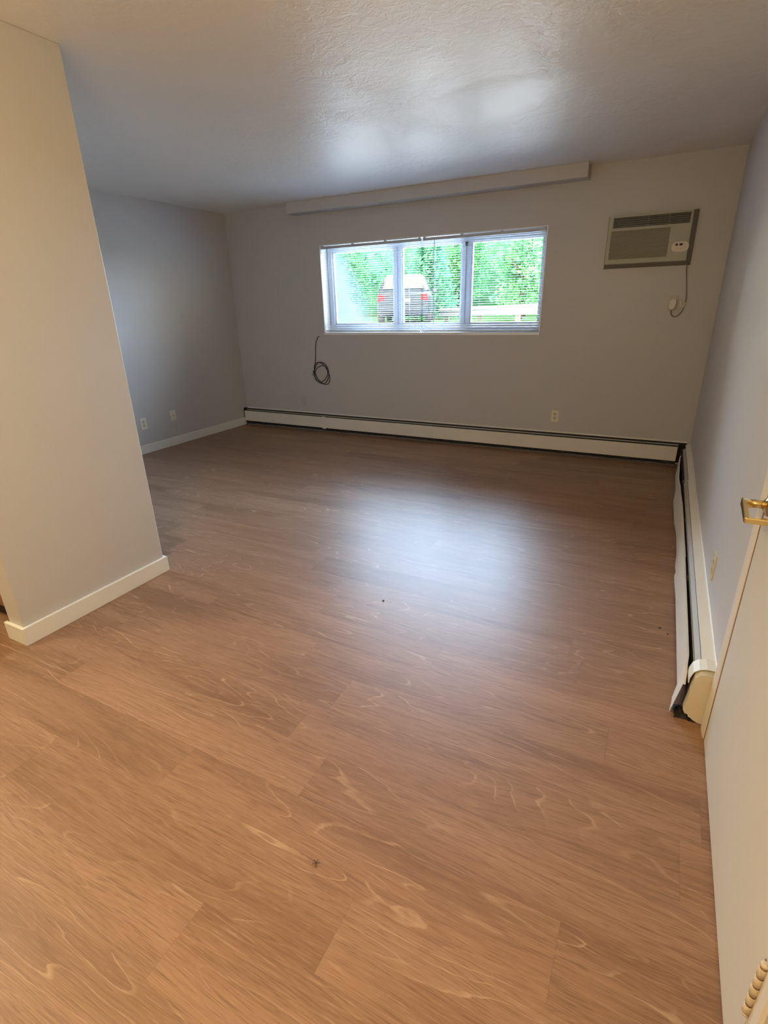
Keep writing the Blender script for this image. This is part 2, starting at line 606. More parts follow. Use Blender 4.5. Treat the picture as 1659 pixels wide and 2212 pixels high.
win = bpy.data.objects.new('window_1', None)
win.location = ((WX0 + WX1) / 2, FY, WZ0)
COL.objects.link(win)
struct(win, 'white three-lite sliding window in the back wall')
b = MB()
fz0, fz1 = 1.218, 1.972
b.box(WX0, WX0 + 0.07, FY, FY + 0.07, WZ0, WZ1)
b.box(WX1 - 0.045, WX1, FY, FY + 0.07, WZ0, WZ1)
b.box(WX0 + 0.07, WX1 - 0.045, FY, FY + 0.07, fz1, WZ1)
b.box(WX0 + 0.07, WX1 - 0.045, FY, FY + 0.07, WZ0, fz0)
b.obj('outer_frame', M_WFRAME, win)
for (xa, xb) in ((-2.655, -2.565), (-1.905, -1.812)):
    b = MB()
    xm = (xa + xb) / 2
    b.box(xa, xm - 0.004, FY + 0.004, FY + 0.05, fz0 - 0.01, fz1 + 0.01, 0.003, 1)
    b.box(xm + 0.004, xb, FY + 0.012, FY + 0.06, fz0 - 0.01, fz1 + 0.01, 0.003, 1)
    b.box(xm - 0.006, xm + 0.006, FY + 0.02, FY + 0.05, fz0 - 0.01, fz1 + 0.01)
    b.obj('mullion', M_WFRAME, win)
for (xa, xb, mm) in ((WX0 + 0.07, -2.655, M_FOG), (-2.565, -1.905, M_GLASS), (-1.812, WX1 - 0.045, M_GLASS)):
    s = MB()
    t = 0.016
    s.box(xa, xa + t, FY + 0.022, FY + 0.05, fz0, fz1)
    s.box(xb - t, xb, FY + 0.022, FY + 0.05, fz0, fz1)
    s.box(xa + t, xb - t, FY + 0.022, FY + 0.05, fz1 - t, fz1)
    s.box(xa + t, xb - t, FY + 0.022, FY + 0.05, fz0, fz0 + t)
    so = s.obj('sash', M_WFRAME, win)
    g = MB()
    y = FY + 0.036
    g.faces([(xa + t, y, fz0 + t), (xb - t, y, fz0 + t), (xb - t, y, fz1 - t), (xa + t, y, fz1 - t)], [(0, 1, 2, 3)])
    g.obj('pane', mm, so)
b = MB().box(-1.868, -1.848, FY - 0.006, FY + 0.012, 1.93, 1.965, 0.002, 1)
b.obj('latch', M_BLACK, win)


def blind(x0, x1, label, wand_x, wand_z0):
    y0 = D + 0.022
    root = thing('window_blind', ((x0 + x1) / 2, y0, WZ1), label, 'blind', 'mini blinds in the window')
    hz1, hz0 = WZ1 - 0.013, WZ1 - 0.040
    b = MB()
    b.prism([(y0 - 0.013, hz0), (y0 + 0.013, hz0), (y0 + 0.013, hz1), (y0 + 0.0115, hz1), (y0 + 0.0115, hz0 + 0.0015),
             (y0 - 0.0115, hz0 + 0.0015), (y0 - 0.0115, hz1), (y0 - 0.013, hz1)], 0, x0, x1)
    b.obj('head_rail', M_RAIL, root)
    n = 4
    for i in range(n):
        xx = x0 + 0.012 + (x1 - x0 - 0.024) * (i / (n - 1) if n > 1 else 0)
        b = MB().box(xx - 0.011, xx + 0.011, y0 - 0.015, y0 + 0.015, hz1 - 0.004, WZ1 - 0.0062)
        b.obj('bracket', M_RAIL, root)
    # slats: slightly crowned strips
    b = MB()
    zb = WZ0 + 0.036
    pitch = 0.0212
    z = hz0 - 0.014
    hw, crown, th = 0.0105, 0.0007, 0.0005
    while z > zb + 0.012:
        a = [(y0 - hw, z), (y0 - hw * 0.5, z + crown * 0.75), (y0, z + crown), (y0 + hw * 0.5, z + crown * 0.75), (y0 + hw, z)]
        pts = a + [(p[0], p[1] + th) for p in reversed(a)]
        b.prism(pts, 0, x0 + 0.004, x1 - 0.004)
        z -= pitch
    b.obj('slats', M_SLAT, root)
    b = MB().box(x0 + 0.002, x1 - 0.002, y0 - 0.0125, y0 + 0.0125, zb - 0.013, zb, 0.002, 1)
    b.obj('bottom_rail', M_RAIL, root)
    for i in range(3):
        xx = x0 + 0.13 + (x1 - x0 - 0.26) * i / 2
        b = MB()
        for yy in (y0 - 0.0128, y0 + 0.0128):
            b.tube([(xx, yy, zb), (xx, yy, hz0)], 0.0007, 5)
        b.obj('ladder_cord', M_RAIL, root)
    b = MB()
    b.tube([(wand_x, y0 - 0.018, hz0 + 0.004), (wand_x, y0 - 0.020, wand_z0)], 0.0028, 6)
    b.tube([(wand_x, y0 - 0.012, hz0 + 0.008), (wand_x, y0 - 0.018, hz0 + 0.004)], 0.0025, 6)
    b.obj('tilt_wand', M_WANDC, root)
    return root


M_WANDC = plain('smoky_clear_wand', (0.16, 0.19, 0.22), 0.3)
blind(WX0 + 0.012, -2.297, 'white mini blind over the left half of the window,', -3.390, 1.225)
blind(-2.272, WX1 - 0.012, 'white mini blind over the right half of the window, wand near the middle', -2.148, 1.232)


# ------------------------------------------------------------------ door on the right
door = bpy.data.objects.new('door_1', None)
door.location = (0.318, 0.775, 0.0)
COL.objects.link(door)
struct(door, 'cream flush door with a brass lever in the right wall')
DX = 0.317
MB().box(DX, DX + 0.035, 0.772, 1.6865, 0.006, 2.03, 0.0015, 1).obj('door_slab', M_DOOR, door)
# brass return lever
hy, hz = 1.628, 0.884
h = MB().lathe([(0.0, 0.0), (0.032, 0.0), (0.032, 0.004), (0.028, 0.010), (0.019, 0.013), (0.016, 0.016), (0.0, 0.016)],
               (DX, hy, hz), (-1, 0, 0), 32).obj('door_rose', M_BRASS, door)
b = MB()
b.tube([(DX - 0.012, hy, hz), (DX - 0.05, hy, hz)], 0.0115, 16)
b.prism([(hy + 0.012, hz - 0.012), (hy + 0.012, hz + 0.011), (hy - 0.012, hz + 0.011), (1.530, hz - 0.009), (1.530, hz - 0.025), (hy - 0.012, hz - 0.012)],
        0, DX - 0.068, DX - 0.056, 0.0025)
b.box(DX - 0.066, DX - 0.045, hy - 0.011, hy + 0.011, hz - 0.0115, hz + 0.0105, 0.003, 2)
b.box(DX - 0.067, DX - 0.006, 1.529, 1.546, hz - 0.025, hz - 0.009, 0.003, 2)
b.obj('door_lever', M_BRASS, door)
# hinge with chipped painted knuckles
b = MB()
zz = [0.196, 0.2, 0.226, 0.252, 0.280, 0.308, 0.336]
for i in range(5):
    za = 0.198 + i * 0.0272
    b.lathe([(0.0062, 0.0), (0.0075, 0.001), (0.0075, 0.0205), (0.0062, 0.0216)], (DX - 0.005, 0.7705, za), (0, 0, 1), 14)
b.lathe([(0.003, 0.0), (0.0065, 0.002), (0.0075, 0.006), (0.004, 0.007)], (DX - 0.005, 0.7705, 0.1895), (0, 0, 1), 14)
b.lathe([(0.004, 0.0), (0.0075, 0.001), (0.0065, 0.005), (0.003, 0.007)], (DX - 0.005, 0.7705, 0.334), (0, 0, 1), 14)
b.obj('hinge_knuckle', M_KNUCK, door)
b = MB().box(DX - 0.0015, DX + 0.001, 0.7715, 0.7860, 0.199, 0.333)
b.tube([(DX - 0.005, 0.7705, 0.196), (DX - 0.005, 0.7705, 0.334)], 0.0058, 8)
b.obj('hinge_leaf', M_WOODGAP, door)
# jamb, stops and casings
b = MB()
b.box(DX + 0.001, XR + 0.12, 1.6950, DY1, 0, DZ)
b.box(DX + 0.001, XR + 0.12, DY0, 0.7668, 0, DZ)
b.box(DX + 0.001, XR + 0.12, DY0, DY1, 2.034, DZ)
b.box(XR + 0.034, XR + 0.05, 0.7668, DY1, 0.0, 0.004)
struct(b.obj('trim_3', M_WOODGAP), 'bare wood jamb showing in the gap beside the door')


def casing(name, ya, yb, inner_low):
    # ranch profile: thin at the door side, thick at the wall side
    t0, t1 = XR - 0.0085, XR - 0.0135
    if inner_low:
        p = [(XR, ya), (t0, ya), (t0 - 0.002, ya + 0.006), (t1, ya + (yb - ya) * 0.6), (t1, yb - 0.006), (t1 + 0.005, yb), (XR, yb)]
    else:
        p = [(XR, yb), (t0, yb), (t0 - 0.002, yb - 0.006), (t1, yb - (yb - ya) * 0.6), (t1, ya + 0.006), (t1 + 0.005, ya), (XR, ya)]
    return MB().prism(p, 2, 0.0, DZ + 0.05)


struct(casing('c', 1.7030, 1.762, True).obj('trim_4', M_CASING), 'cream door casing beside the right heater')
struct(casing('c', 0.716, 0.7665, False).obj('trim_5', M_CASING), 'cream door casing on the hinge side')
struct(MB().box(XR - 0.012, XR, 0.716, 1.762, DZ - 0.004, DZ + 0.055, 0.003, 1).obj('trim_6', M_CASING), 'cream head casing above the door')

# ------------------------------------------------------------------ baseboard heater along the back wall
ht = thing('baseboard_heater', (-2.3, D, 0), 'long white baseboard heater along the back wall under the window', 'heater')
hx0, hx1 = XL + 0.012, 0.315
yf = D - 0.078                     # front of the panel
# back plate with the narrow top hood at the wall
b = MB()
b.prism([(D, 0.203), (D - 0.004, 0.203), (D - 0.012, 0.2045), (D - 0.013, 0.2095), (D - 0.004, 0.2165), (D, 0.2165)], 0, hx0, 0.30)
b.obj('top_hood', M_HEAT, ht)
MB().box(hx0, 0.30, D - 0.004, D - 0.0005, 0.02, 0.203).obj('back_plate', M_DARK, ht)  # blackened so the slot reads as shade, not lit enamel
# dark fin space
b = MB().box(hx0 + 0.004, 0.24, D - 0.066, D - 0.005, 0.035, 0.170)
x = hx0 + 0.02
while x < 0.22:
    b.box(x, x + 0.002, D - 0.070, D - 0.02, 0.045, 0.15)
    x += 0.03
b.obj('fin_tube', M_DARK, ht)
# damper blade in the middle of the slot
b = MB().prism([(D - 0.052, 0.188), (D - 0.048, 0.1895), (D - 0.036, 0.1945), (D - 0.036, 0.1935), (D - 0.048, 0.1885), (D - 0.052, 0.187)], 0, hx0 + 0.02, 0.235)
b.obj('damper', M_DAMP, ht)


def panel(xa, xb, dy, z0, z1):
    y = yf + dy
    return MB().prism([(y, z0), (y - 0.001, z0 + 0.001), (y - 0.001, z1 - 0.002), (y + 0.001, z1), (y + 0.004, z1 + 0.0006),
                       (y + 0.004, z1), (y + 0.0012, z1 - 0.0016), (y + 0.0008, z0 + 0.001), (y + 0.008, z0 + 0.0012), (y + 0.008, z0)], 0, xa, xb)


panel(hx0 + 0.008, -3.50, 0.0, 0.052, 0.181).obj('front_panel', M_HEAT, ht)
panel(-3.498, -2.122, 0.0, 0.050, 0.181).obj('front_panel', M_HEAT, ht)
panel(-2.121, 0.232, 0.0, 0.050, 0.180).obj('front_panel', M_HEAT, ht)
MB().box(-3.548, -3.497, yf - 0.004, yf + 0.001, 0.040, 0.188, 0.001, 1).obj('splice_plate', M_HEAT, ht)
MB().prism([(XL + 0.001, 0.02), (XL + 0.010, 0.02), (XL + 0.010, 0.205), (XL + 0.001, 0.213)], 1, yf + 0.008, D - 0.001).obj('dark_end_gap', M_DARK, ht)  # black strip painting the shade of the gap at the left wall
rnd = random.Random(4)
for x in [hx0 + 0.3 + 0.62 * i for i in range(8)]:
    MB().box(x, x + 0.012, D - 0.068, D - 0.006, 0.040, 0.169).obj('bracket', M_FIN, ht)
# dusty edge of the old flooring in the gap under the panels
b = MB()
segs = 90
vs, fs = [], []
for i in range(segs + 1):
    x = hx0 + (0.235 - hx0) * i / segs
    yj = D - 0.058 + rnd.uniform(-0.006, 0.006)
    zj = 0.012 + rnd.uniform(0, 0.010)
    vs += [(x, yj - 0.008, 0.0005), (x, yj, zj), (x, D - 0.006, zj + 0.004)]
for i in range(segs):
    fs += [(3 * i, 3 * i + 3, 3 * i + 4, 3 * i + 1), (3 * i + 1, 3 * i + 4, 3 * i + 5, 3 * i + 2)]
b.faces(vs, fs)
b.obj('dusty_base', M_DUST, ht)

# ------------------------------------------------------------------ baseboard heater along the right wall (bent)
hr = thing('baseboard_heater', (XR, 3.4, 0), 'battered white baseboard heater with bent panels along the right wall', 'heater')
ys0, ys1 = 1.80, 5.16


def interp(tab, y):
    for (a, va), (c, vc) in zip(tab, tab[1:]):
        if a <= y <= c:
            t = (y - a) / (c - a)
            t = t * t * (3 - 2 * t)
            return va + (vc - va) * t
    return tab[0][1] if y < tab[0][0] else tab[-1][1]


# tables: y -> x of the lower and the upper edge
LOW1 = [(2.86, 0.236), (3.0, 0.231), (3.2, 0.238), (3.45, 0.238), (3.75, 0.226), (4.1, 0.222), (4.45, 0.236), (4.8, 0.236), (5.08, 0.262)]
TOP1 = [(2.86, 0.249), (3.2, 0.247), (3.6, 0.246), (4.0, 0.238), (4.25, 0.230), (4.6, 0.236), (4.9, 0.246), (5.08, 0.266)]
LOW2 = [(1.78, 0.214), (1.86, 0.222), (1.93, 0.239), (2.2, 0.238), (2.6, 0.236), (2.88, 0.230)]
TOP2 = [(1.78, 0.236), (1.86, 0.240), (1.95, 0.246), (2.2, 0.247), (2.88, 0.248)]


def bent_panel(ya, yb, low, top, z0, z1, zfun=None, n=60):
    b = MB()
    vs, fs = [], []
    K = 5
    for i in range(n + 1):
        y = ya + (yb - ya) * i / n
        xl, xt = interp(low, y), interp(top, y)
        dz0, dz1 = zfun(y) if zfun else (0, 0)
        for k in range(K + 1):
            t = k / K
            vs.append((xl + (xt - xl) * t, y, z0 + dz0 + (z1 + dz1 - z0 - dz0) * t))
        vs.append((xt + 0.008, y, z1 + dz1 - 0.001))
    W_ = K + 2
    for i in range(n):
        for k in range(W_ - 1):
            a = i * W_ + k
            fs.append((a, a + 1, a + W_ + 1, a + W_))
    b.faces(vs, fs, False)
    o = b.obj('front_panel', M_HEAT, hr)
    md = o.modifiers.new('thick', 'SOLIDIFY')
    md.thickness = 0.0012
    return o


bent_panel(2.84, 5.08, LOW1, TOP1, 0.022, 0.166, lambda y: (0, -0.020 * max(0, (y - 4.6) / 0.48) if y > 4.6 else 0))
bent_panel(1.79, 2.90, [(y, x - 0.003) for y, x in LOW2], [(y, x - 0.002) for y, x in TOP2], 0.018, 0.168,
           lambda y: (-0.014 * max(0, (1.90 - y) / 0.11), -0.030 * max(0, (1.87 - y) / 0.08)))
# sloped top covers: the near one overlaps the far one
MB().prism([(XR, 0.213), (XR - 0.040, 0.206), (XR - 0.041, 0.199), (XR - 0.039, 0.199), (XR - 0.038, 0.2045), (XR, 0.2105)], 1, 1.83, 4.10).obj('top_cover', M_HEATC, hr)
MB().prism([(XR, 0.208), (XR - 0.034, 0.201), (XR - 0.035, 0.196), (XR - 0.033, 0.196), (XR - 0.032, 0.1995), (XR, 0.2055)], 1, 4.10, 5.19).obj('top_cover', M_HEATC, hr)
MB().prism([(XR - 0.0005, 0.02), (XR - 0.004, 0.02), (XR - 0.004, 0.222), (XR - 0.0005, 0.226)], 1, 1.80, 5.2).obj('back_plate', M_HEATC, hr)
# damper strip under the hood
MB().prism([(XR - 0.042, 0.196), (XR - 0.061, 0.184), (XR - 0.063, 0.188), (XR - 0.064, 0.186), (XR - 0.062, 0.181), (XR - 0.042, 0.194)], 1, 1.84, 4.08).obj('damper', M_DAMP, hr)
MB().prism([(XR - 0.036, 0.193), (XR - 0.054, 0.180), (XR - 0.056, 0.183), (XR - 0.057, 0.181), (XR - 0.055, 0.177), (XR - 0.036, 0.191)], 1, 4.10, 5.10).obj('damper', M_DAMP, hr)
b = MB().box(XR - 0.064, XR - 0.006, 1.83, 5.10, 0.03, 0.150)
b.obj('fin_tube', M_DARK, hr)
b = MB()
b.prism([(XR - 0.072, 0.012), (XR - 0.006, 0.012), (XR - 0.006, 0.19), (XR - 0.066, 0.176), (XR - 0.070, 0.15)], 1, 1.818, 1.822)
b.obj('bracket', M_FIN, hr)
for yy in (2.6, 3.4, 4.2):
    MB().box(XR - 0.068, XR - 0.006, yy, yy + 0.012, 0.004, 0.17).obj('bracket', M_FIN, hr)
# collar and yellowed end cap
b = MB()
col_out = [(XR, 0.221), (XR - 0.030, 0.221), (XR - 0.052, 0.214), (XR - 0.068, 0.198), (XR - 0.076, 0.172), (XR - 0.077, 0.150)]
col_in = [(x + 0.0022, z - 0.002) for x, z in col_out]
b.prism(col_out + col_in[::-1], 1, 1.788, 1.852)
b.obj('end_collar', M_HEAT, hr)
ec = [(XR, 0.212), (XR - 0.030, 0.212), (XR - 0.050, 0.205), (XR - 0.062, 0.188), (XR - 0.066, 0.150), (XR - 0.070, 0.10), (XR - 0.076, 0.046),
      (XR - 0.070, 0.034), (XR - 0.058, 0.030), (XR - 0.057, 0.022), (XR - 0.050, 0.020), (XR - 0.040, 0.012), (XR - 0.026, 0.006), (XR - 0.012, 0.004), (XR, 0.004)]
b = MB().prism(ec, 1, 1.768, 1.800)
b.obj('end_cap', M_ENDCAP, hr)
b = MB()
rr = random.Random(9)
vs, fs = [], []
for i in range(13):
    for j in range(9):
        x = XR - 0.10 + 0.075 * i / 12
        y = 1.772 + 0.075 * j / 8
        ed = min(i, 12 - i) / 6 * min(j, 8 - j) / 4
        vs.append((x + rr.uniform(-.004, .004), y + rr.uniform(-.004, .004), 0.0006 + 0.016 * min(1, ed * 2) * rr.uniform(0.4, 1)))
for i in range(12):
    for j in range(8):
        a = i * 9 + j
        fs.append((a, a + 1, a + 10, a + 9))
b.faces(vs, fs)
b.obj('dust_clump', M_DARK, hr)

# ------------------------------------------------------------------ wall air conditioner
ac = thing('air_conditioner', (-0.24, D, 1.65), 'beige through-wall air conditioner high on the back wall right of the window', 'air conditioner')
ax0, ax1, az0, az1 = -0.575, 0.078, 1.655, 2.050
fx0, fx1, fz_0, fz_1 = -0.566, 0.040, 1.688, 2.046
yf2 = D - 0.052
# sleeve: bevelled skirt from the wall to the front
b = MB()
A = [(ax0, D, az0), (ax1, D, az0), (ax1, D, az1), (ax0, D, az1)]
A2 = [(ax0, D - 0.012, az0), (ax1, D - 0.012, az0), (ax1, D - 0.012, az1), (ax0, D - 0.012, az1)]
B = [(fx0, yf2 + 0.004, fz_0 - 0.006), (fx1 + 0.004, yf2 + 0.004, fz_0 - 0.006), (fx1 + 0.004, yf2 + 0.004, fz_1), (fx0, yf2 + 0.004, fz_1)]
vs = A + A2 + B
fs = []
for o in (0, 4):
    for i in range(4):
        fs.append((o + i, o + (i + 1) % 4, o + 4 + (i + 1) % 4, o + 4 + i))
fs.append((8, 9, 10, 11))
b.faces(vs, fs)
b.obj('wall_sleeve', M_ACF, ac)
# front panel with openings built from strips
gx0, gx1, gz0, gz1 = -0.533, 0.025, 1.955, 2.031       # louver opening
rx0, rx1, rz0, rz1 = -0.540, -0.103, 1.722, 1.934      # intake grille
b = MB()
ya, yb = yf2 - 0.010, yf2 + 0.004
b.box(fx0, fx1, ya, yb, fz_0, rz0)
b.box(fx0, rx0, ya, yb, rz0, rz1)
b.box(rx1, fx1, ya, yb, rz0, rz1)
b.box(fx0, fx1, ya, yb, rz1, gz0)
b.box(fx0, gx0, ya, yb, gz0, gz1)
b.box(gx1, fx1, ya, yb, gz0, gz1)
b.box(fx0, fx1, ya, yb, gz1, fz_1)
b.obj('front_panel', M_AC, ac)
MB().box(gx0, gx1, yf2 + 0.0005, yf2 + 0.003, gz0, gz1).obj('vent_opening', M_BLACK, ac)
b = MB()
for i in range(5):
    z = gz0 + 0.006 + i * 0.0150
    b.prism([(yf2 - 0.009, z), (yf2 - 0.0085, z + 0.0025), (yf2 + 0.0003, z + 0.0085), (yf2 + 0.0003, z + 0.006)], 0, gx0, gx1)
for xx in (-0.271, -0.120):
    b.box(xx - 0.002, xx + 0.002, yf2 - 0.007, yf2 + 0.0003, gz0, gz1)
b.obj('vent_louver', M_LOUV, ac)
b = MB().box(rx0, rx1, yf2 - 0.001, yf2 + 0.003, rz0, rz1)
for i in range(19):
    z = rz0 + 0.004 + i * 0.0112
    b.prism([(yf2 - 0.0075, z), (yf2 - 0.0075, z + 0.003), (yf2 - 0.001, z + 0.0075), (yf2 - 0.001, z)], 0, rx0, rx1)
for i in range(9):
    xx = rx0 + (rx1 - rx0) * (i + 0.5) / 9
    b.box(xx - 0.001, xx + 0.001, yf2 - 0.006, yf2 - 0.0005, rz0, rz1)
b.obj('intake_grille', M_ACG, ac)
# oval control panel
cx, cz, rw, rh = -0.015, 1.789, 0.061, 0.037
b = MB()
ov = []
for i in range(40):
    a = 2 * PI * i / 40
    ca, sa = math.cos(a), math.sin(a)
    ov.append((cx + rw * math.copysign(abs(ca) ** 0.75, ca), cz + rh * math.copysign(abs(sa) ** 0.75, sa)))
b.prism(ov, 1, ya - 0.004, ya + 0.001)
cp = b.obj('control_panel', M_PANEL, ac)
for (xa, xb) in ((cx - 0.036, cx - 0.018), (cx - 0.008, cx + 0.016)):
    q = MB().box(xa, xb, ya - 0.006, ya - 0.0035, cz + 0.008, cz + 0.024, 0.0008, 1).obj('display_window', M_BLACK, cp)
for i, xx in enumerate((-0.038, -0.022, -0.006, 0.010, 0.026, 0.040)):
    q = MB().lathe([(0.0045, 0), (0.0045, 0.002), (0.003, 0.003)], (cx + xx, ya - 0.004, cz - 0.013 + 0.002 * abs(i - 2.5)), (0, -1, 0), 12).obj('button', M_IVORYD if i % 2 else M_PANEL, cp)
# cord and its big plug
YC = D - 0.016
pts = [(0.052, D - 0.03, 1.668), (0.058, D - 0.020, 1.62), (0.068, D - 0.012, 1.56), (0.080, D - 0.010, 1.49), (0.090, D - 0.012, 1.42), (0.089, D - 0.016, 1.36),
       (0.075, D - 0.020, 1.305), (0.050, D - 0.024, 1.272), (0.022, D - 0.026, 1.266), (0.000, D - 0.026, 1.285), (-0.005, D - 0.026, 1.318)]
MB().tube(smooth_path(pts, 6), 0.0042, 8).obj('power_cord', M_CORD, ac)
b = MB()
pg = [(-0.027, 1.338), (-0.012, 1.318), (0.012, 1.322), (0.026, 1.345), (0.027, 1.385), (0.020, 1.402), (-0.002, 1.404), (-0.018, 1.396), (-0.026, 1.372)]
b.prism(pg, 1, D - 0.044, D - 0.008, 0.004)
b.obj('power_plug', M_PLUG, ac)
b = MB()
b.prism([(0.046, 1.385), (0.060, 1.392), (0.070, 1.350), (0.066, 1.342), (0.052, 1.352)], 1, D - 0.012, D - 0.010)
b.prism([(0.090, 1.378), (0.096, 1.374), (0.086, 1.340), (0.074, 1.330), (0.076, 1.338)], 1, D - 0.022, D - 0.020)
b.obj('cord_tag', M_PLUG, ac)


# ------------------------------------------------------------------ outlets
def outlet(center, normal, label, mat, mat2, kind='duplex', group='wall outlets', w_=0.070, h_=0.114):
    """plate on a wall; normal '+x', '-x' or '-y'"""
    root = thing('wall_outlet' if kind != 'blank' else 'blank_wall_plate', center, label, 'outlet' if kind != 'blank' else 'wall plate', group)
    def tr(mb):
        for v in mb.bm.verts:
            u, d, z = v.co
            if normal == '-y': v.co = Vector((center[0] + u, center[1] - d, center[2] + z))
            elif normal == '+x': v.co = Vector((center[0] + d, center[1] + u, center[2] + z))
            else: v.co = Vector((center[0] - d, center[1] - u, center[2] + z))
        return mb
    b = MB().box(-w_ / 2, w_ / 2, -0.001, 0.005, -h_ / 2, h_ / 2, 0.002, 2)
    tr(b).obj('cover_plate', mat, root)
    if kind == 'duplex':
        for s in (-1, 1):
            b = MB()
            pts = []
            for i in range(20):
                a = 2 * PI * i / 20
                pts.append((0.0165 * math.cos(a), s * 0.0195 + max(-0.0125, min(0.0125, 0.0165 * math.sin(a)))))
            b.prism(pts, 1, 0.004, 0.0065)
            r = tr(b).obj('receptacle', mat2, root)
            b = MB()
            b.box(-0.0075, -0.0052, 0.0060, 0.0069, s * 0.0195 - 0.003, s * 0.0195 + 0.006)
            b.box(0.0052, 0.0072, 0.0060, 0.0069, s * 0.0195 - 0.002, s * 0.0195 + 0.006)
            b.lathe([(0.0024, 0), (0.0024, 0.0009)], (0, 0.0060, s * 0.0195 - 0.0075), (0, 1, 0), 10)
            q = tr(b).obj('slots', M_BLACK, r)
        tr(MB().lathe([(0.003, 0), (0.003, 0.0012), (0.0015, 0.0018)], (0, 0.005, 0), (0, 1, 0), 10)).obj('screw', mat2, root)
    elif kind == 'coax':
        tr(MB().lathe([(0.0075, 0), (0.0075, 0.002), (0.0048, 0.002), (0.0048, 0.009), (0.002, 0.009)], (0, 0.005, 0), (0, 1, 0), 12)).obj('jack', mat2, root)
        for s in (-1, 1):
            tr(MB().lathe([(0.003, 0), (0.003, 0.0012), (0.0015, 0.0018)], (0, 0.005, s * 0.041), (0, 1, 0), 10)).obj('screw', mat2, root)
    else:
        for s in (-1, 1):
            tr(MB().lathe([(0.003, 0), (0.003, 0.0012), (0.0015, 0.0018)], (0, 0.005, s * 0.030), (0, 1, 0), 10)).obj('screw', mat2, root)
    return root


M_PAINTED = wall_paint('painted_over_plate', (0.48, 0.445, 0.405), 0.40)
outlet((-4.7744, 3.650, 0.310), '+x', 'ivory duplex outlet low on the left wall, nearer the partition', M_IVORY, M_IVORYD, w_=0.078, h_=0.120)
outlet((-4.7744, 4.044, 0.327), '+x', 'ivory wall plate low on the left wall, nearer the far corner', M_IVORY, M_IVORYD, 'coax', w_=0.074, h_=0.112)
outlet((-3.853, D, 0.338), '-y', 'wall plate painted grey above the back heater, below the coiled cable', M_PAINTED, M_PAINTED, 'blank')
outlet((-0.859, D, 0.366), '-y', 'ivory duplex outlet on the back wall above the heater, right of the window', M_IVORY, M_IVORYD)
outlet((0.005, D, 1.372), '-y', 'ivory outlet half hidden behind the white air conditioner plug', M_TAN, M_TAN)
outlet((XR, 2.385, 0.345), '-x', 'yellowed outlet on the right wall above the bent heater', M_YELLOW, M_YELLOW)

# ------------------------------------------------------------------ loose cable coil below the window
Yc = D - 0.006
pts = [(-3.553, D + 0.01, 1.108), (-3.575, D - 0.006, 1.090), (-3.602, Yc, 1.05), (-3.617, Yc, 0.99), (-3.622, Yc, 0.93), (-3.628, Yc, 0.87), (-3.640, Yc, 0.80)]
cxc, czc = -3.553, 0.688
loops = [(0.098, 0.124, 0.0, -0.004), (0.108, 0.132, 0.35, 0.004), (0.096, 0.112, -0.25, -0.006)]
y_off = Yc
for li, (ra, rb, tilt, dx) in enumerate(loops):
    for i in range(20):
        a = PI * 0.92 - 2 * PI * i / 20
        u, v = ra * math.cos(a), rb * math.sin(a) * (1.0 if li != 2 else 0.86)
        c_, s_ = math.cos(tilt), math.sin(tilt)
        pts.append((cxc + dx + u * c_ - v * s_ * 0.6, Yc - 0.006 * li - 0.001 * (i % 3), czc + u * s_ * -0.55 + v * c_ - 0.004 * li))
pts += [(-3.655, Yc - 0.018, 0.715), (-3.662, Yc - 0.018, 0.70), (-3.676, Yc - 0.016, 0.655)]
b = MB().tube(smooth_path(pts, 4), 0.0039, 8)
tag(b.obj('loose_cable', M_COAX), 'thin black cable hanging in a loose coil below the window', 'cable')

# ------------------------------------------------------------------ crumbs on the floor
def crumb(x, y, r, mat, label, seed):
    b = bmesh.new()
    bmesh.ops.create_icosphere(b, subdivisions=2, radius=r)
    q = random.Random(seed)
    for v in b.verts:
        v.co = Vector((v.co.x * 1.3, v.co.y, v.co.z * 0.6)) * q.uniform(0.7, 1.15)
        v.co += Vector((x, y, r * 0.5))
    m = MB()
    m._merge(b)
    tag(m.obj('floor_crumb', mat), label, 'crumb', 'crumbs on the floor')


crumb(0.171, 2.360, 0.0042, M_CRUMB, 'dark crumb on the floor, farther of the two by the right heater', 1)
crumb(0.203, 2.323, 0.0036, M_CRUMB, 'dark crumb on the floor, closer of the two by the right heater', 2)
crumb(-0.132, 2.165, 0.0030, M_CRUMBW, 'pale crumb on the floor left of the dark crumbs', 3)
crumb(-1.091, 2.032, 0.0044, M_CRUMB, 'dark crumb alone in the middle of the floor', 4)
b = MB()
for a0 in (0.3, 1.4, 2.6, 3.7, 5.1):
    b.tube([(-0.635, 0.752, 0.002), (-0.635 + 0.006 * math.cos(a0), 0.752 + 0.006 * math.sin(a0), 0.003),
            (-0.635 + 0.011 * math.cos(a0 + 0.3), 0.752 + 0.011 * math.sin(a0 + 0.3), 0.0008)], 0.0006, 5)
b.lathe([(0.0005, -0.003), (0.0016, 0), (0.0005, 0.003)], (-0.635, 0.752, 0.002), (1, 0.4, 0), 8)
tag(b.obj('floor_lint', M_CRUMB), 'tiny dark star of lint on the wood floor in the foreground', 'lint')

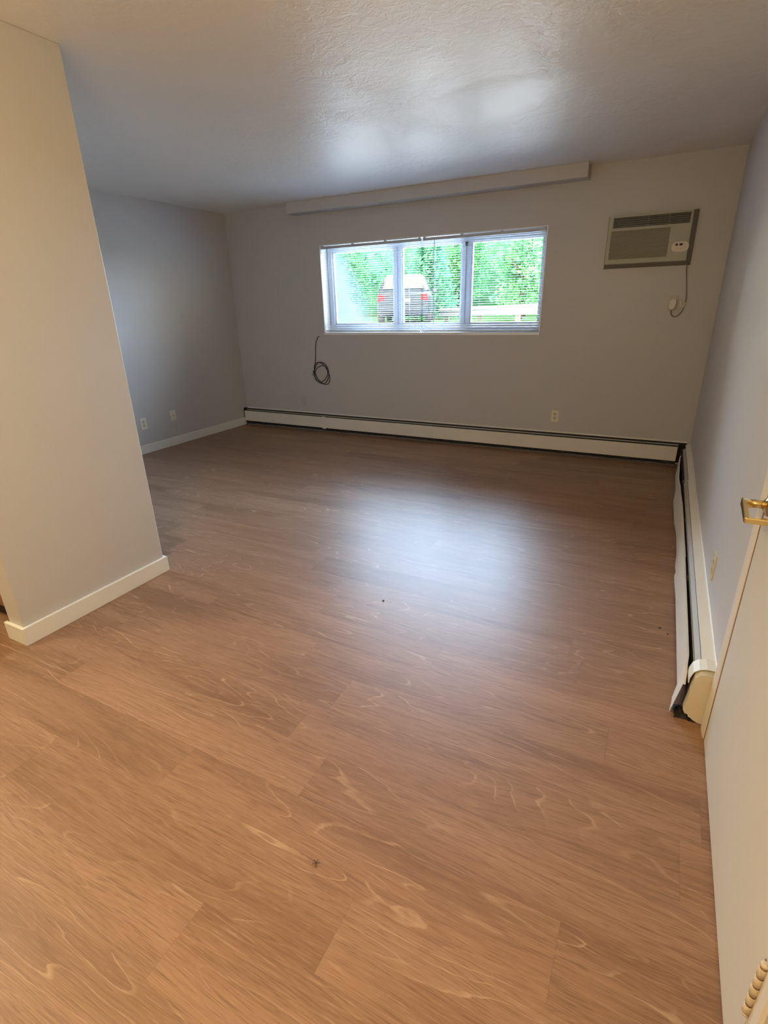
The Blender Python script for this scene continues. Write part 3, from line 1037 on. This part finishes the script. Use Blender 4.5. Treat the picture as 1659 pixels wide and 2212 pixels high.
# ------------------------------------------------------------------ kitchen cabinet behind the partition
cb = thing('base_cabinet', (-3.0, 1.35, 0), 'brown wood base cabinet with black toe kick behind the partition', 'cabinet')
cx0, cx1, cy0, cy1 = -3.45, PXL - 0.004, 1.062, PY1 - 0.118
MB().box(cx0, cx1, cy0, cy1, 0.10, 0.87, 0.002, 1).obj('cabinet_body', M_CAB, cb)
MB().box(cx0, cx1, cy0 + 0.045, cy1, 0.0, 0.101).obj('toe_kick', M_TOE, cb)
for i in range(2):
    xa = cx0 + 0.01 + i * (cx1 - cx0 - 0.01) / 2
    xb = xa + (cx1 - cx0 - 0.03) / 2
    d = MB().box(xa, xb, cy0 - 0.018, cy0, 0.125, 0.70, 0.004, 2).obj('cabinet_door', M_CAB, cb)
    q = MB().lathe([(0.006, 0), (0.006, 0.012), (0.014, 0.018), (0.014, 0.024), (0.006, 0.028)], (xb - 0.04 if i == 0 else xa + 0.04, cy0 - 0.018, 0.64), (0, -1, 0), 16).obj('knob', M_BRASS, d)
    MB().box(xa, xb, cy0 - 0.018, cy0, 0.72, 0.855, 0.004, 2).obj('drawer_front', M_CAB, cb)
MB().box(cx0, cx1, cy0 - 0.03, cy1, 0.87, 0.91, 0.004, 2).obj('countertop', M_TOP, cb)


# ------------------------------------------------------------------ ceiling lamps (out of frame)
def pendant_light(x, y, z, strength, colour, label):
    r = thing('pendant_light', (x, y, H), label, 'pendant light', 'globe pendant lights')
    MB().lathe([(0.055, 0.0), (0.06, 0.004), (0.055, 0.018), (0.02, 0.028)], (x, y, H), (0, 0, -1), 32).obj('canopy', M_TRIM, r)
    MB().tube([(x, y, H - 0.02), (x, y, z + 0.12)], 0.006, 10).obj('stem', M_TRIM, r)
    prof = [(0.115 * math.sin(t * PI / 18), 0.115 * math.cos(t * PI / 18)) for t in range(1, 18)]
    MB().lathe(prof, (x, y, z), (0, 0, 1), 40).obj('lamp_globe', emit_mat('lit_lamp_glass', colour, strength), r)


pendant_light(-3.30, 0.30, 2.0, KITCHEN_LAMP, KITCHEN_COL, 'lit globe light hanging in the kitchen left of the partition')
pendant_light(-0.85, -0.12, 1.82, HALL_LAMP, HALL_COL, 'lit globe light hanging in the entry beside the camera')

# ------------------------------------------------------------------ outside
GZ = 0.80
M_ASPH = plain('pale_concrete', (0.58, 0.59, 0.60), 0.9, var=0.12, scale=1.5)  # unseen from indoors; kept pale to bounce daylight onto the ceiling
M_GRASS = leaf_mat('verge_grass', (0.035, 0.080, 0.030), (0.065, 0.125, 0.050), 0.2)
M_LEAF1 = leaf_mat('leaf_bright', (0.100, 0.330, 0.170), (0.230, 0.520, 0.230))
M_LEAF2 = leaf_mat('leaf_mid', (0.080, 0.270, 0.150), (0.180, 0.430, 0.210))
M_LEAF3 = leaf_mat('needle_green', (0.080, 0.260, 0.170), (0.140, 0.370, 0.230))
M_BARK = plain('tree_bark', (0.09, 0.065, 0.045), 0.9, var=0.4, scale=12)
M_GUARD = plain('white_guardrail_paint', (0.20, 0.22, 0.25), 0.5, var=0.05)
M_POST = plain('weathered_post', (0.10, 0.10, 0.095), 0.8)
M_BODY = plain('dark_car_paint', (0.016, 0.024, 0.036), 0.4, spec=0.3)
M_CGL = plain('car_window_glass', (0.03, 0.04, 0.05), 0.12, spec=0.7)
M_RED = plain('red_tail_lens', (0.10, 0.004, 0.006), 0.4, spec=0.2)
M_CHR = plain('chrome_trim', (0.10, 0.10, 0.11), 0.35, metal=1.0)
M_TYRE = plain('tyre_rubber', (0.02, 0.02, 0.02), 0.8)
M_PLATE = plain('pale_number_plate', (0.06, 0.065, 0.07), 0.5)

struct(MB().box(-40, 25, D + WT, 17.2, GZ - 0.2, GZ).obj('ground', M_ASPH), 'pale pavement outside the window')
struct(MB().box(-60, 40, 17.2, 60, GZ - 0.2, GZ + 0.03).obj('verge', M_GRASS), 'grassy ground beyond the pavement')


def leaves(mb, pts, size, rng):
    for p in pts:
        d = Vector((rng.gauss(0, 1), rng.gauss(0, 1), rng.gauss(0, 0.6)))
        if d.length < 1e-3:
            continue
        d.normalize()
        n = d.cross(Vector((rng.gauss(0, 1), rng.gauss(0, 1), rng.gauss(0, 1)))).normalized()
        s = size * rng.uniform(0.7, 1.3)
        a = Vector(p)
        mid = a + d * s * 0.5
        up = d.cross(n) * s * 0.08
        mb.faces([a, mid + n * s * 0.27 + up, a + d * s, mid - n * s * 0.27 + up], [(0, 1, 2, 3)])


def tree(name, x, y, h, r, nleaf, size, mat, label, seed, low=0.4, group='trees and shrubs outside the window', cat='tree'):
    g = random.Random(seed)
    root = thing(name, (x, y, GZ), label, cat, group)
    b = MB()
    b.tube([(x, y, GZ - 0.05), (x + g.uniform(-.1, .1), y, GZ + h * 0.4), (x + g.uniform(-.2, .2), y, GZ + h * 0.8)], 0.1, 8, radii=[h * 0.025, h * 0.018, h * 0.006])
    for i in range(7):
        a = g.uniform(0, 2 * PI)
        z = GZ + h * g.uniform(0.25, 0.65)
        b.tube([(x, y, z), (x + math.cos(a) * r * 0.4, y + math.sin(a) * r * 0.4, z + h * 0.10), (x + math.cos(a) * r * 0.75, y + math.sin(a) * r * 0.75, z + h * 0.13)], 0.03, 6,
               radii=[h * 0.009, h * 0.006, h * 0.002])
    b.obj('trunk', M_BARK, root)
    # clumps
    clumps = []
    for i in range(26):
        while True:
            u = Vector((g.uniform(-1, 1), g.uniform(-1, 1), g.uniform(-1, 1)))
            if u.length <= 1:
                break
        clumps.append((Vector((x + u.x * r * 0.8, y + u.y * r * 0.8, GZ + low + (h - low) * (0.5 + 0.42 * u.z))), r * g.uniform(0.28, 0.45)))
    pts = []
    for i in range(nleaf):
        c, cr = g.choice(clumps)
        u = Vector((g.gauss(0, 1), g.gauss(0, 1), g.gauss(0, 1))).normalized() * cr * (g.uniform(0.45, 1.0))
        p = c + u
        if p.z > GZ + 0.03:
            pts.append(p)
    m = MB()
    leaves(m, pts, size, g)
    m.obj('foliage', mat, root, recalc=False)


def conifer(x, y, h, r, n, label, seed):
    g = random.Random(seed)
    root = thing('conifer_tree', (x, y, GZ), label, 'tree', 'trees and shrubs outside the window')
    MB().tube([(x, y, GZ - 0.05), (x, y, GZ + h)], 0.1, 8, radii=[0.14, 0.02]).obj('trunk', M_BARK, root)
    pts = []
    for i in range(n):
        t = g.random() ** 1.4
        z = GZ + 0.3 + (h - 0.3) * t
        tier = math.floor(t * 14)
        a = g.uniform(0, 2 * PI)
        arm = round(a / (2 * PI) * 9 + tier * 0.5) / 9 * 2 * PI + g.gauss(0, 0.14)
        q = g.uniform(0.15, 1.0)
        rr = r * (1 - t) * q
        pts.append((x + math.cos(arm) * rr, y + math.sin(arm) * rr, z - 0.35 * q * q * (1 - t) + g.gauss(0, 0.05)))
    m = MB()
    leaves(m, pts, 0.22, g)
    m.obj('foliage', M_LEAF3, root, recalc=False)


tree('leafy_plant', -13.3, 22.5, 5.8, 2.2, 6500, 0.20, M_LEAF2, 'leafy tree seen through the left pane, behind the parked car', 11)
tree('leafy_plant', -10.3, 28.4, 6.6, 2.3, 6500, 0.22, M_LEAF1, 'bright leafy tree seen through the window just above the parked car', 12)
conifer(-9.4, 22.4, 5.6, 1.4, 5200, 'dark green conifer seen through the middle pane', 13)
tree('leafy_plant', -5.8, 24.5, 6.0, 1.9, 6000, 0.20, M_LEAF1, 'bright leafy tree seen behind the second mullion, right of the conifer', 14)
tree('leafy_plant', -4.75, 19.6, 4.1, 1.45, 6500, 0.17, M_LEAF1, 'low broad-leaved shrub filling the right pane close behind the white guardrail', 15, 0.2)  # a shrub, drawn by the tree function with the trees' category
tree('leafy_plant', -1.9, 23.5, 5.6, 1.6, 5500, 0.20, M_LEAF2, 'leafy tree at the right edge of the right pane', 16)
tree('leafy_plant', -16.6, 28.4, 6.6, 2.5, 5500, 0.24, M_LEAF2, 'leafy tree at the far left edge of the left pane', 17)
tree('leafy_plant', -4.6, 29.2, 7.2, 2.2, 6000, 0.26, M_LEAF2, 'leafy tree farthest back, above the low broad-leaved shrub', 18)

# tall hedge closing the view behind the trees
hg = thing('hedge', (-10.5, 34.6, GZ), 'tall green hedge running behind all the trees', 'hedge')
g = random.Random(77)
vs, fs = [], []
nx, nz = 60, 10
for i in range(nx + 1):
    for k in range(nz + 1):
        vs.append((-24 + 27 * i / nx + g.uniform(-.1, .1), 34.6 + g.uniform(-.25, .25) - 0.5 * math.sin(PI * k / nz), GZ + 5.6 * k / nz + g.uniform(-.1, .1)))
for i in range(nx):
    for k in range(nz):
        a0 = i * (nz + 1) + k
        fs.append((a0, a0 + nz + 1, a0 + nz + 2, a0 + 1))
hb = MB().faces(vs, fs, True).obj('branches', M_LEAF3, hg)
hb.modifiers.new('thick', 'SOLIDIFY').thickness = 1.2
m = MB()
leaves(m, [(g.uniform(-24, 3), 33.9 + g.uniform(-0.5, 0.3), GZ + g.uniform(0.05, 6.0)) for _ in range(13000)], 0.34, g)
m.obj('foliage', M_LEAF2, hg, recalc=False)
# guardrail: runs from far left to nearer right
gr = thing('guardrail', (-6.2, 19.3, GZ), 'white metal guardrail crossing the middle and right panes', 'guardrail')
P0, P1 = Vector((-7.35, 18.6, 0)), Vector((-2.6, 16.4, 0))
dirv = (P1 - P0).normalized()
nrm = Vector((dirv.y, -dirv.x, 0))
if nrm.y > 0:
    nrm = -nrm
prof = [(0, 0.000), (0.012, 0.000), (0.07, 0.045), (0.07, 0.095), (0.012, 0.140), (0.012, 0.170), (0.07, 0.215), (0.07, 0.265), (0.012, 0.310), (0, 0.310)]
prof = prof + [(d - 0.005, z) for d, z in prof[::-1]]
b = MB()
seg = 30
zA, zB = 0.985, 1.085
rings = []
for i in range(seg + 1):
    t = i / seg
    p = P0.lerp(P1, t)
    z0 = zA + (zB - zA) * t
    sc = 0.90 + 0.10 * t
    rings.append([b.bm.verts.new(p + nrm * d + Vector((0, 0, z0 + z * sc))) for d, z in prof])
for i in range(seg):
    n_ = len(prof)
    for k in range(n_):
        b.bm.faces.new((rings[i][k], rings[i][(k + 1) % n_], rings[i + 1][(k + 1) % n_], rings[i + 1][k]))
b.obj('rail', M_GUARD, gr)
for i in range(4):
    t = 0.05 + 0.3 * i
    p = P0.lerp(P1, t) - nrm * 0.08
    MB().box(p.x - 0.07, p.x + 0.07, p.y - 0.05, p.y + 0.09, GZ - 0.05, zA + 0.3 + (zB - zA) * t).obj('post', M_POST, gr)
# splice bolts near the right end
for i in range(4):
    for zz_ in (0.075, 0.235):
        b = MB()
        t = 0.80 + 0.022 * i
        p = P0.lerp(P1, t)
        b.lathe([(0.020, 0), (0.020, 0.010), (0.008, 0.016)], p + nrm * 0.068 + Vector((0, 0, zA + (zB - zA) * t + zz_)), nrm, 10)
        b.obj('splice_bolt', M_POST, gr)

# parked car seen from behind
car = thing('parked_car', (-8.55, 18.4, GZ + 0.03), 'dark parked car seen through the blind behind the first window mullion', 'car')
ang = math.radians(21)            # heading turned left of +y
CM = Matrix.Translation((-8.55, 18.4, GZ + 0.03)) @ Matrix.Rotation(ang, 4, 'Z')


def car_obj(mb, name, mat):
    for v in mb.bm.verts:
        v.co = CM @ v.co
    return mb.obj(name, mat, car)


def loft(secs):
    """sections: (y, [(x, z)...] right half from bottom to top), mirrored"""
    b = MB()
    rings = []
    for y, half in secs:
        full = [(x, z) for x, z in half] + [(-x, z) for x, z in half[::-1]]
        rings.append([b.bm.verts.new((x, y, z)) for x, z in full])
    for i in range(len(rings) - 1):
        n_ = len(rings[i])
        for k in range(n_):
            f = b.bm.faces.new((rings[i][k], rings[i][(k + 1) % n_], rings[i + 1][(k + 1) % n_], rings[i + 1][k]))
            f.smooth = True
    b.bm.faces.new(rings[0][::-1])
    b.bm.faces.new(rings[-1])
    return b


def body_sec(y, w_, zb, zs):
    return (y, [(w_ * 0.90, zb), (w_ * 0.99, zb + 0.12), (w_, zb + 0.35), (w_ * 0.985, zs - 0.10), (w_ * 0.93, zs)])


car_obj(loft([body_sec(-2.15, 0.76, 0.42, 0.86), body_sec(-2.08, 0.85, 0.30, 0.95), body_sec(-1.6, 0.90, 0.24, 0.98), body_sec(0, 0.91, 0.22, 0.97),
              body_sec(1.3, 0.90, 0.24, 0.95), body_sec(1.95, 0.84, 0.28, 0.86), body_sec(2.2, 0.72, 0.34, 0.72)]), 'car_body', M_BODY)


def cab_sec(y, wb, wt, zt):
    return (y, [(wb, 0.94), (wb * 0.97 + wt * 0.03, 1.05), (wt * 0.97, zt - 0.06), (wt * 0.85, zt)])


car_obj(loft([cab_sec(-2.02, 0.80, 0.74, 1.02), cab_sec(-1.72, 0.83, 0.66, 1.42), cab_sec(-1.3, 0.84, 0.66, 1.52), cab_sec(0.2, 0.84, 0.66, 1.53), cab_sec(0.55, 0.84, 0.68, 1.42),
              cab_sec(1.15, 0.82, 0.72, 1.02)]), 'car_cabin', M_BODY)
# rear window follows the hatch
b = MB().faces([(-0.66, -2.020, 1.06), (0.66, -2.020, 1.06), (0.55, -1.755, 1.40), (-0.55, -1.755, 1.40)], [(0, 1, 2, 3)])
o = car_obj(b, 'rear_window', M_CGL)
o.modifiers.new('thick', 'SOLIDIFY').thickness = 0.02
for s in (-1, 1):
    b = MB().faces([(s * 0.838, -1.55, 1.06), (s * 0.832, 0.75, 1.06), (s * 0.70, 0.30, 1.42), (s * 0.69, -1.35, 1.43)], [(0, 1, 2, 3)])
    o = car_obj(b, 'side_window', M_CGL)
    o.modifiers.new('thick', 'SOLIDIFY').thickness = 0.025
    b = MB().prism([(s * 0.83, 0.70), (s * 0.58, 0.74), (s * 0.62, 0.90), (s * 0.78, 0.93)], 1, -2.17, -2.06)
    car_obj(b, 'tail_light', M_RED)
    b = MB().box(s * 0.88 if s > 0 else -1.04, 1.04 if s > 0 else -0.88, 0.62, 0.74, 0.98, 1.12, 0.03, 2)
    car_obj(b, 'side_mirror', M_CHR)
    for yy in (-1.35, 1.35):
        b = MB().lathe([(0.20, 0), (0.30, 0.0), (0.335, 0.03), (0.335, 0.17), (0.30, 0.20), (0.20, 0.20)], (s * 0.70, yy, 0.335), (s, 0, 0), 28)
        wl = car_obj(b, 'wheel', M_TYRE)
car_obj(MB().box(-0.74, 0.74, -2.24, -2.10, 0.40, 0.58, 0.04, 2), 'rear_bumper', M_BODY)
car_obj(MB().box(-0.26, 0.26, -2.205, -2.16, 0.66, 0.79, 0.004, 1), 'number_plate', M_PLATE)
